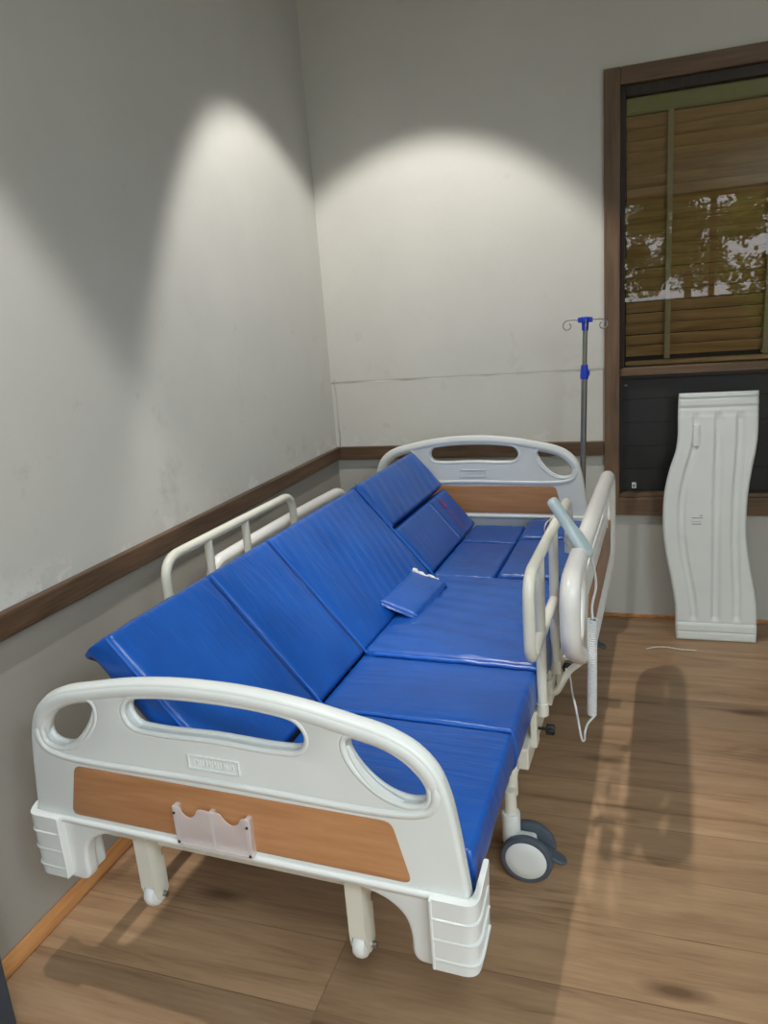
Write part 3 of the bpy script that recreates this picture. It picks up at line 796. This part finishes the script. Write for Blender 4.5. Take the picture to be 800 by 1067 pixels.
b.lathe([(0, -.030), (.0135, -.030), (.0145, .000), (.019, .012), (.018, .024), (0, .026)], M, BLUEP, 24)
for q in range(4):
    b.box((.004, -.010, .002), (.030, .010, .023), BLUEP, .004, 2, M @ Matrix.Rotation(math.radians(8 + 90 * q), 4, 'Z'))
b.build('hook_hub', iv)
for q in range(4):
    b = MB(); Mq = M @ Matrix.Rotation(math.radians(8 + 90 * q), 4, 'Z')
    pts = [(.028, 0, .012), (.06, 0, .013), (.078, 0, .010), (.088, 0, -.003), (.086, 0, -.018), (.074, 0, -.026), (.061, 0, -.020), (.058, 0, -.008), (.064, 0, .001)]
    b.tube([Mq @ p for p in smooth(pts, 6)], .0024, CHROME, 8); b.build('hook', iv)
b = MB(); b.box((.432, 2.155, .36), (.490, 2.215, .395), CREAM, .004); b.tube([(.462, 2.19, .33), (.463, 2.19, .42)], .0165, CREAM, 16); b.build('pole_socket', bed)

# ------------------------------------------------------------------ hand control
hc = empty('hand_control', OB, PH)
tag(hc, 'pale blue handset with white coiled cord hooked over the bed side rail', 'remote control')
A_, B_ = Vector((.539, .800, 1.002)), Vector((.6325, .806, .852))
ax = (B_ - A_).normalized(); sd = Vector((.25, 1, .1)); sd = (sd - ax * sd.dot(ax)).normalized(); nn = ax.cross(sd)
Mh = Matrix((sd, -ax, nn * -1)).transposed().to_4x4(); Mh.translation = (A_ + B_) / 2
ln = (B_ - A_).length / 2
b = MB()
shape = sm2([(-.013, ln), (.013, ln), (.016, ln * .6), (.018, 0), (.023, -ln * .25), (.024, -ln * .7), (.016, -ln * .97), (-.016, -ln * .97), (-.024, -ln * .7), (-.023, -ln * .25), (-.018, 0), (-.016, ln * .6)], 4)
b.plate([shape], .024, .009, HAND, Mh)
hb = b.build('handset', hc)
b = MB()
for yy in (-.055, -.035, -.015): 
    for xx in (-.009, .009): b.lathe([(.0055, 0), (.005, .0015), (0, .002)], Mh @ Matrix.Translation((xx, yy, .0118)), GREY, 12)
b.build('buttons', hb)
# cord: straight lead, coil, tail, then up to the plug at the frame
b = MB(); e0 = B_ + Vector((.004, 0, -.002))
b.tube(smooth([tuple(e0), (.642, .82, .815), (.645, .835, .76), (.638, .80, .72), (.6405, .785, .69)], 6), .0032, CORD, 8)
top, bot = Vector((.6405, .785, .690)), Vector((.639, .770, .425))
nt_, per = 42, 12; hx = []
for i in range(nt_ * per + 1):
    f = i / (nt_ * per); c_ = top.lerp(bot, f); a = 2 * pi * i / per
    hx.append(c_ + Vector((cos(a) * .0100, sin(a) * .0100, 0)))
b.tube(hx, .0030, CORD, 6)
tail = smooth([tuple(hx[-1]), (.632, .725, .420), (.628, .700, .410), (.626, .705, .385), (.6225, .680, .400), (.615, .681, .442), (.600, .752, .447), (.575, .879, .422), (.550, 1.02, .405), (.530, 1.085, .392)], 7)
b.tube(tail, .003, CORD, 8)
b.build('coiled_cord', hc)
# string tied on the rail
st = empty('tie_string', OB, PH); tag(st, 'thin white string knotted round the rail beside the handset', 'string')
b = MB(); c0 = Vector((.515, 1.06, .872)); lo = []
for i in range(41):
    a = i / 40 * 4 * pi; lo.append(c0 + Vector((cos(a) * .0172, -.012 + .024 * i / 40, sin(a) * .0172)))
b.tube(lo, .0021, STRING, 6); b.build('knotted_loop', st)
b = MB()
b.tube(smooth([(.500, 1.06, .880), (.486, 1.045, .868), (.484, 1.04, .845), (.492, 1.045, .83)], 5), .002, STRING, 6)
b.tube(smooth([(.530, 1.07, .866), (.540, 1.06, .840), (.538, 1.05, .815), (.548, 1.05, .80)], 5), .002, STRING, 6); b.build('loose_ends', st)

# ------------------------------------------------------------------ the panel under the window
lean = empty('plastic_panel', (1.80, -.232, 0)); tag(lean, 'off-white wavy edged moulded plastic panel leaning on the window sill', 'plastic panel')
tilt = math.atan2(.178, 1.083)
zs_ = [1.09, 1.05, .98, .90, .84, .76, .66, .56, .46, .36, .27, .20, .14, .06, 0.0]
xl_ = [1.643, 1.641, 1.640, 1.640, 1.632, 1.608, 1.588, 1.582, 1.586, 1.600, 1.618, 1.630, 1.638, 1.640, 1.643]
xr_ = [1.957, 1.958, 1.958, 1.957, 1.951, 1.938, 1.925, 1.920, 1.921, 1.934, 1.950, 1.962, 1.968, 1.969, 1.967]
lft = [(x - 1.80, z) for x, z in zip(xl_, zs_)]; rg = [(x - 1.80, z) for x, z in zip(xr_, zs_)]
# cross-section height of the front face: raised flats with sunk flutes
def flute(f, z):
    """f: 0..1 across; returns sunk depth"""
    if z < .085 or z > 1.005: return 0
    ends = min(1, (z - .085) / .02) * min(1, (1.005 - z) / .03)
    k = 0.5 - 0.5 * cos(2 * pi * min(1, max(0, (z - .1) / .85)))
    d = 0
    a_, b_ = bx_at(z)
    for c, wd, dp in ((.225, .050, .010), (.002, .058, .011), (.088 - .012 * k, .058, .011)):
        c2 = c if c == .225 else (c - a_) / (b_ - a_)
        e = abs(f - c2) / wd
        if e < 1: d = max(d, dp * min(1, (1 - e) * 2.2))
    return d * ends
def bx_at(z):
    for (z1, a1, b1), (z2, a2, b2) in zip(zip(zs_, xl_, xr_), zip(zs_[1:], xl_[1:], xr_[1:])):
        if z2 <= z <= z1:
            t = (z - z2) / (z1 - z2); t2 = t * t * (3 - 2 * t) if False else t
            return a2 + (a1 - a2) * t2 - 1.80, b2 + (b1 - b2) * t2 - 1.80
sl = smooth([(x, z, 0) for x, z in lft], 12); sr = smooth([(x, z, 0) for x, z in rg], 12)
b = MB(); rows_f, rows_b = [], []
nz = len(sl); nxs = 64; TH = .042
for j in range(nz):
    z = sl[j].y; a, c = sl[j].x, sr[j].x
    rf, rb = [], []
    dz_ = min(z, 1.09 - z); ed = max(0, 1 - dz_ / .010)
    for i in range(nxs + 1):
        f = i / nxs; x = a + (c - a) * f
        de = min(f, 1 - f) * (c - a); rnd_ = max(0, 1 - de / .012)
        y = .010 * (1 - sqrt(max(0, 1 - max(rnd_, ed) ** 2)))
        y += flute(f, z)
        # stepped bands at both ends
        if z > 1.068: y += .000
        elif z > 1.058: y += .006
        elif z > 1.030: y += .002
        elif z > 1.018: y += .008
        elif z > .995: y += .003
        elif z > .985: y += .004 * (z - .985) / .01
        if z < .080: y -= .006 if z < .074 else .006 * (.080 - z) / .006
        if .074 < z < .080 or abs(z - .04) < .004: y += .003
        rf.append(b.bm.verts.new((x, y, z))); rb.append(b.bm.verts.new((x, TH - .006 * max(rnd_, ed), z)))
    rows_f.append(rf); rows_b.append(rb)
fs = []
for j in range(nz - 1):
    for i in range(nxs):
        fs.append(b.bm.faces.new((rows_f[j][i], rows_f[j][i + 1], rows_f[j + 1][i + 1], rows_f[j + 1][i])))
        fs.append(b.bm.faces.new((rows_b[j][i + 1], rows_b[j][i], rows_b[j + 1][i], rows_b[j + 1][i + 1])))
    fs.append(b.bm.faces.new((rows_f[j][0], rows_f[j + 1][0], rows_b[j + 1][0], rows_b[j][0])))
    fs.append(b.bm.faces.new((rows_f[j][-1], rows_b[j][-1], rows_b[j + 1][-1], rows_f[j + 1][-1])))
for i in range(nxs):
    fs.append(b.bm.faces.new((rows_f[0][i], rows_b[0][i], rows_b[0][i + 1], rows_f[0][i + 1])))
    fs.append(b.bm.faces.new((rows_f[-1][i], rows_f[-1][i + 1], rows_b[-1][i + 1], rows_b[-1][i])))
b._set(fs, LEANM, True)
RT = Matrix.Rotation(-tilt, 4, 'X') @ Matrix.Rotation(.01, 4, 'Z')
o = b.build('moulded_sheet', lean, math.radians(60)); o.data.transform(RT)
b = MB(); b.box((-.098, -.004, .858), (-.072, .012, .955), LEANM, .004, 2); b.box((-.092, -.006, .872), (-.078, 0, .94), LEANM, .002); o2 = b.build('slider', lean); o2.data.transform(RT)
b = MB()
for z, x0_, x1_ in ((.545, -.10, -.055), (.518, -.10, -.06), (.556, -.068, -.056)): b.box((x0_, -.0007, z), (x1_, .001, z + .0025), GREY, 0)
b.box((-.10, -.0006, .530), (-.062, .001, .531), GREY, 0)
o3 = b.build('embossed_mark', lean); o3.data.transform(RT)

# strip of twisted cord on the boards
b = MB(); b.tube(smooth([(1.515, -.368, .0045), (1.535, -.352, .0045), (1.56, -.340, .0045), (1.60, -.337, .0055), (1.635, -.345, .0045), (1.665, -.352, .0045), (1.70, -.350, .0045), (1.718, -.356, .0045)], 6), [.0025 + .0015 * sin(i * .9) ** 2 for i in range(43)], STRING, 8)
tag(b.build('cord_scrap'), 'scrap of pale twisted cord lying on the floor before the panel', 'cord')

# ------------------------------------------------------------------ garden behind the camera (seen mirrored in the window glass)
g = MB(); g.box((-8, -22, -.12), (14, RY - .13, -.02), GROUND, 0); tag(g.build('garden_ground'), None, None, None, 'structure')
def tree(name, x, y, h, rad, n, m, label, seed, droop=0):
    rnd = random.Random(seed); o = empty(name, (x, y, -.02)); tag(o, label, 'tree')
    b = MB(); pts = smooth([(0, 0, 0), (.06, .03, h * .3), (-.04, .02, h * .6), (.02, 0, h * .9)], 6)
    b.tube(pts, [.09 * (1 - .8 * i / (len(pts) - 1)) for i in range(len(pts))], BARK, 10)
    for k in range(7):
        z = h * (.35 + .07 * k); a = rnd.uniform(0, 2 * pi)
        b.tube(smooth([(0, 0, z), (cos(a) * rad * .4, sin(a) * rad * .4, z + .2), (cos(a) * rad * .8, sin(a) * rad * .8, z + .35 - droop)], 4), [.03 * (1 - .08 * i) for i in range(9)], BARK, 6)
    b.build('trunk', o)
    b = MB(); i_ = b.mi(m)
    clumps = [(Vector((rnd.gauss(0, rad * .45), rnd.gauss(0, rad * .45), h * rnd.uniform(.3, 1.0))), rnd.uniform(.18, .42) * rad) for _ in range(26)]
    for k in range(n):
        c, r_ = rnd.choice(clumps); d = Vector((rnd.gauss(0, 1), rnd.gauss(0, 1), rnd.gauss(0, .8))).normalized() * r_ * rnd.uniform(.5, 1)
        p = c + d; a = Vector((rnd.gauss(0, 1), rnd.gauss(0, 1), rnd.gauss(0, .6) - droop)).normalized(); s_ = a.orthogonal().normalized() * rnd.uniform(.018, .034); q_ = a * rnd.uniform(.07, .13)
        f = b.bm.faces.new([b.bm.verts.new(v) for v in (p, p + q_ * .5 + s_ * 1.3, p + q_, p + q_ * .5 - s_ * 1.3)]); f.material_index = i_; f.smooth = False
    b.build('foliage', o)
tree('garden_tree', 3.7, -8.4, 3.9, 1.0, 8000, LEAF1, 'leafy bright green tree outside the rear opening, seen mirrored in the window', 3, .2)
tree('garden_tree', .75, -10.2, 4.2, 1.0, 8000, LEAF2, 'deep green tree outside the rear opening, mirrored beside the tape of the blind', 8, .1)
tree('garden_tree', 2.4, -12.6, 5.2, 1.6, 9000, LEAF2, 'tall deep green tree farthest out in the garden behind the room', 13, .2)
w_ = MB(); w_.box((-6, -15.2, -.1), (12, -15.0, 1.5), STOP, .01); struct(w_, 'wall_garden')
pot = empty('clay_planter', (2.05, -7.2, -.02)); tag(pot, 'round terracotta planter outside the rear opening, mirrored low in the window', 'planter')
b = MB(); b.lathe([(0, 0), (.20, 0), (.27, .55), (.30, .56), (.30, .62), (.26, .62), (.24, .5), (0, .5)], Matrix(), CLAY, 32); b.build('pot', pot)
b = MB(); b.lathe([(0, .545), (.15, .55), (.246, .54), (.246, .50), (0, .50)], Matrix(), BARK, 24); b.build('soil', pot)

# ------------------------------------------------------------------ light
def spot(x, y, e, half=35.8, blend=.35, col=(1, .972, .92), size=.03, z=H - .02, aim=(0, 0, -1)):
    l = bpy.data.lights.new('downlight_or_fill', 'SPOT'); l.energy = e; l.color = col; l.spot_size = math.radians(2 * half); l.spot_blend = blend; l.shadow_soft_size = size
    o = bpy.data.objects.new('downlight_or_fill_lamp', l); C.objects.link(o); o.location = (x, y, z)
    o.rotation_euler = Vector(aim).to_track_quat('-Z', 'Y').to_euler()
spot(.70, -1.02, 92, 38.6, .26, aim=(-.09, .28, -1))
spot(.62, -2.45, 98, 34.0, .3, aim=(-.02, 0, -1))
fx = Vector((.75, -2.44, .5)) - Vector((1.9, -4.25, H))
spot(1.9, -4.25, 170, 22, .8, col=(.84, .95, 1.0), size=.35, aim=fx)  # added front fill, unseen; brightens the foot board like cool daylight
q = bpy.data.lights.new('soft_fill', 'AREA'); q.shape = 'SQUARE'; q.size = 1.0; q.energy = 76; q.color = (.80, .94, 1.0)  # added soft fill, unseen; lifts the front of the scene
o = bpy.data.objects.new('soft_fill_lamp', q); C.objects.link(o); o.location = (3.55, -4.45, H - .02)
p = bpy.data.lights.new('daylight_portal', 'AREA'); p.shape = 'RECTANGLE'; p.size = OX1 - OX0; p.size_y = OZ1; p.cycles.is_portal = True
o = bpy.data.objects.new('daylight_portal', p); C.objects.link(o); o.location = ((OX0 + OX1) / 2, RY - .06, OZ1 / 2)
o.rotation_euler = Vector((0, 1, 0)).to_track_quat('-Z', 'Z').to_euler()
wd = bpy.data.worlds.new('sky'); scene.world = wd; wd.use_nodes = True
bg = wd.node_tree.nodes['Background']; bg.inputs[0].default_value = (.92, .93, 1.0, 1); bg.inputs[1].default_value = 4.5

# ------------------------------------------------------------------ camera
cam = bpy.data.cameras.new('camera'); co = bpy.data.objects.new('camera', cam); C.objects.link(co)
cam.sensor_fit = 'HORIZONTAL'; cam.sensor_width = 36; cam.lens = 771.628 * 36 / 800; cam.clip_start = .02
r_, u_, f_ = Vector((.94870379, .30702288, -.07548554)), Vector((-.00698331, .25904288, .96584058)), Vector((-.31608915, .91576948, -.247899))
M = Matrix((r_, u_, -f_)).transposed().to_4x4(); M.translation = (1.44649858, -3.52713138, 1.47168727)
co.matrix_world = M
scene.camera = co
vs = scene.view_settings; vs.view_transform = 'Standard'; vs.look = 'None'; vs.gamma = 1; vs.use_curve_mapping = False; vs.exposure = 0
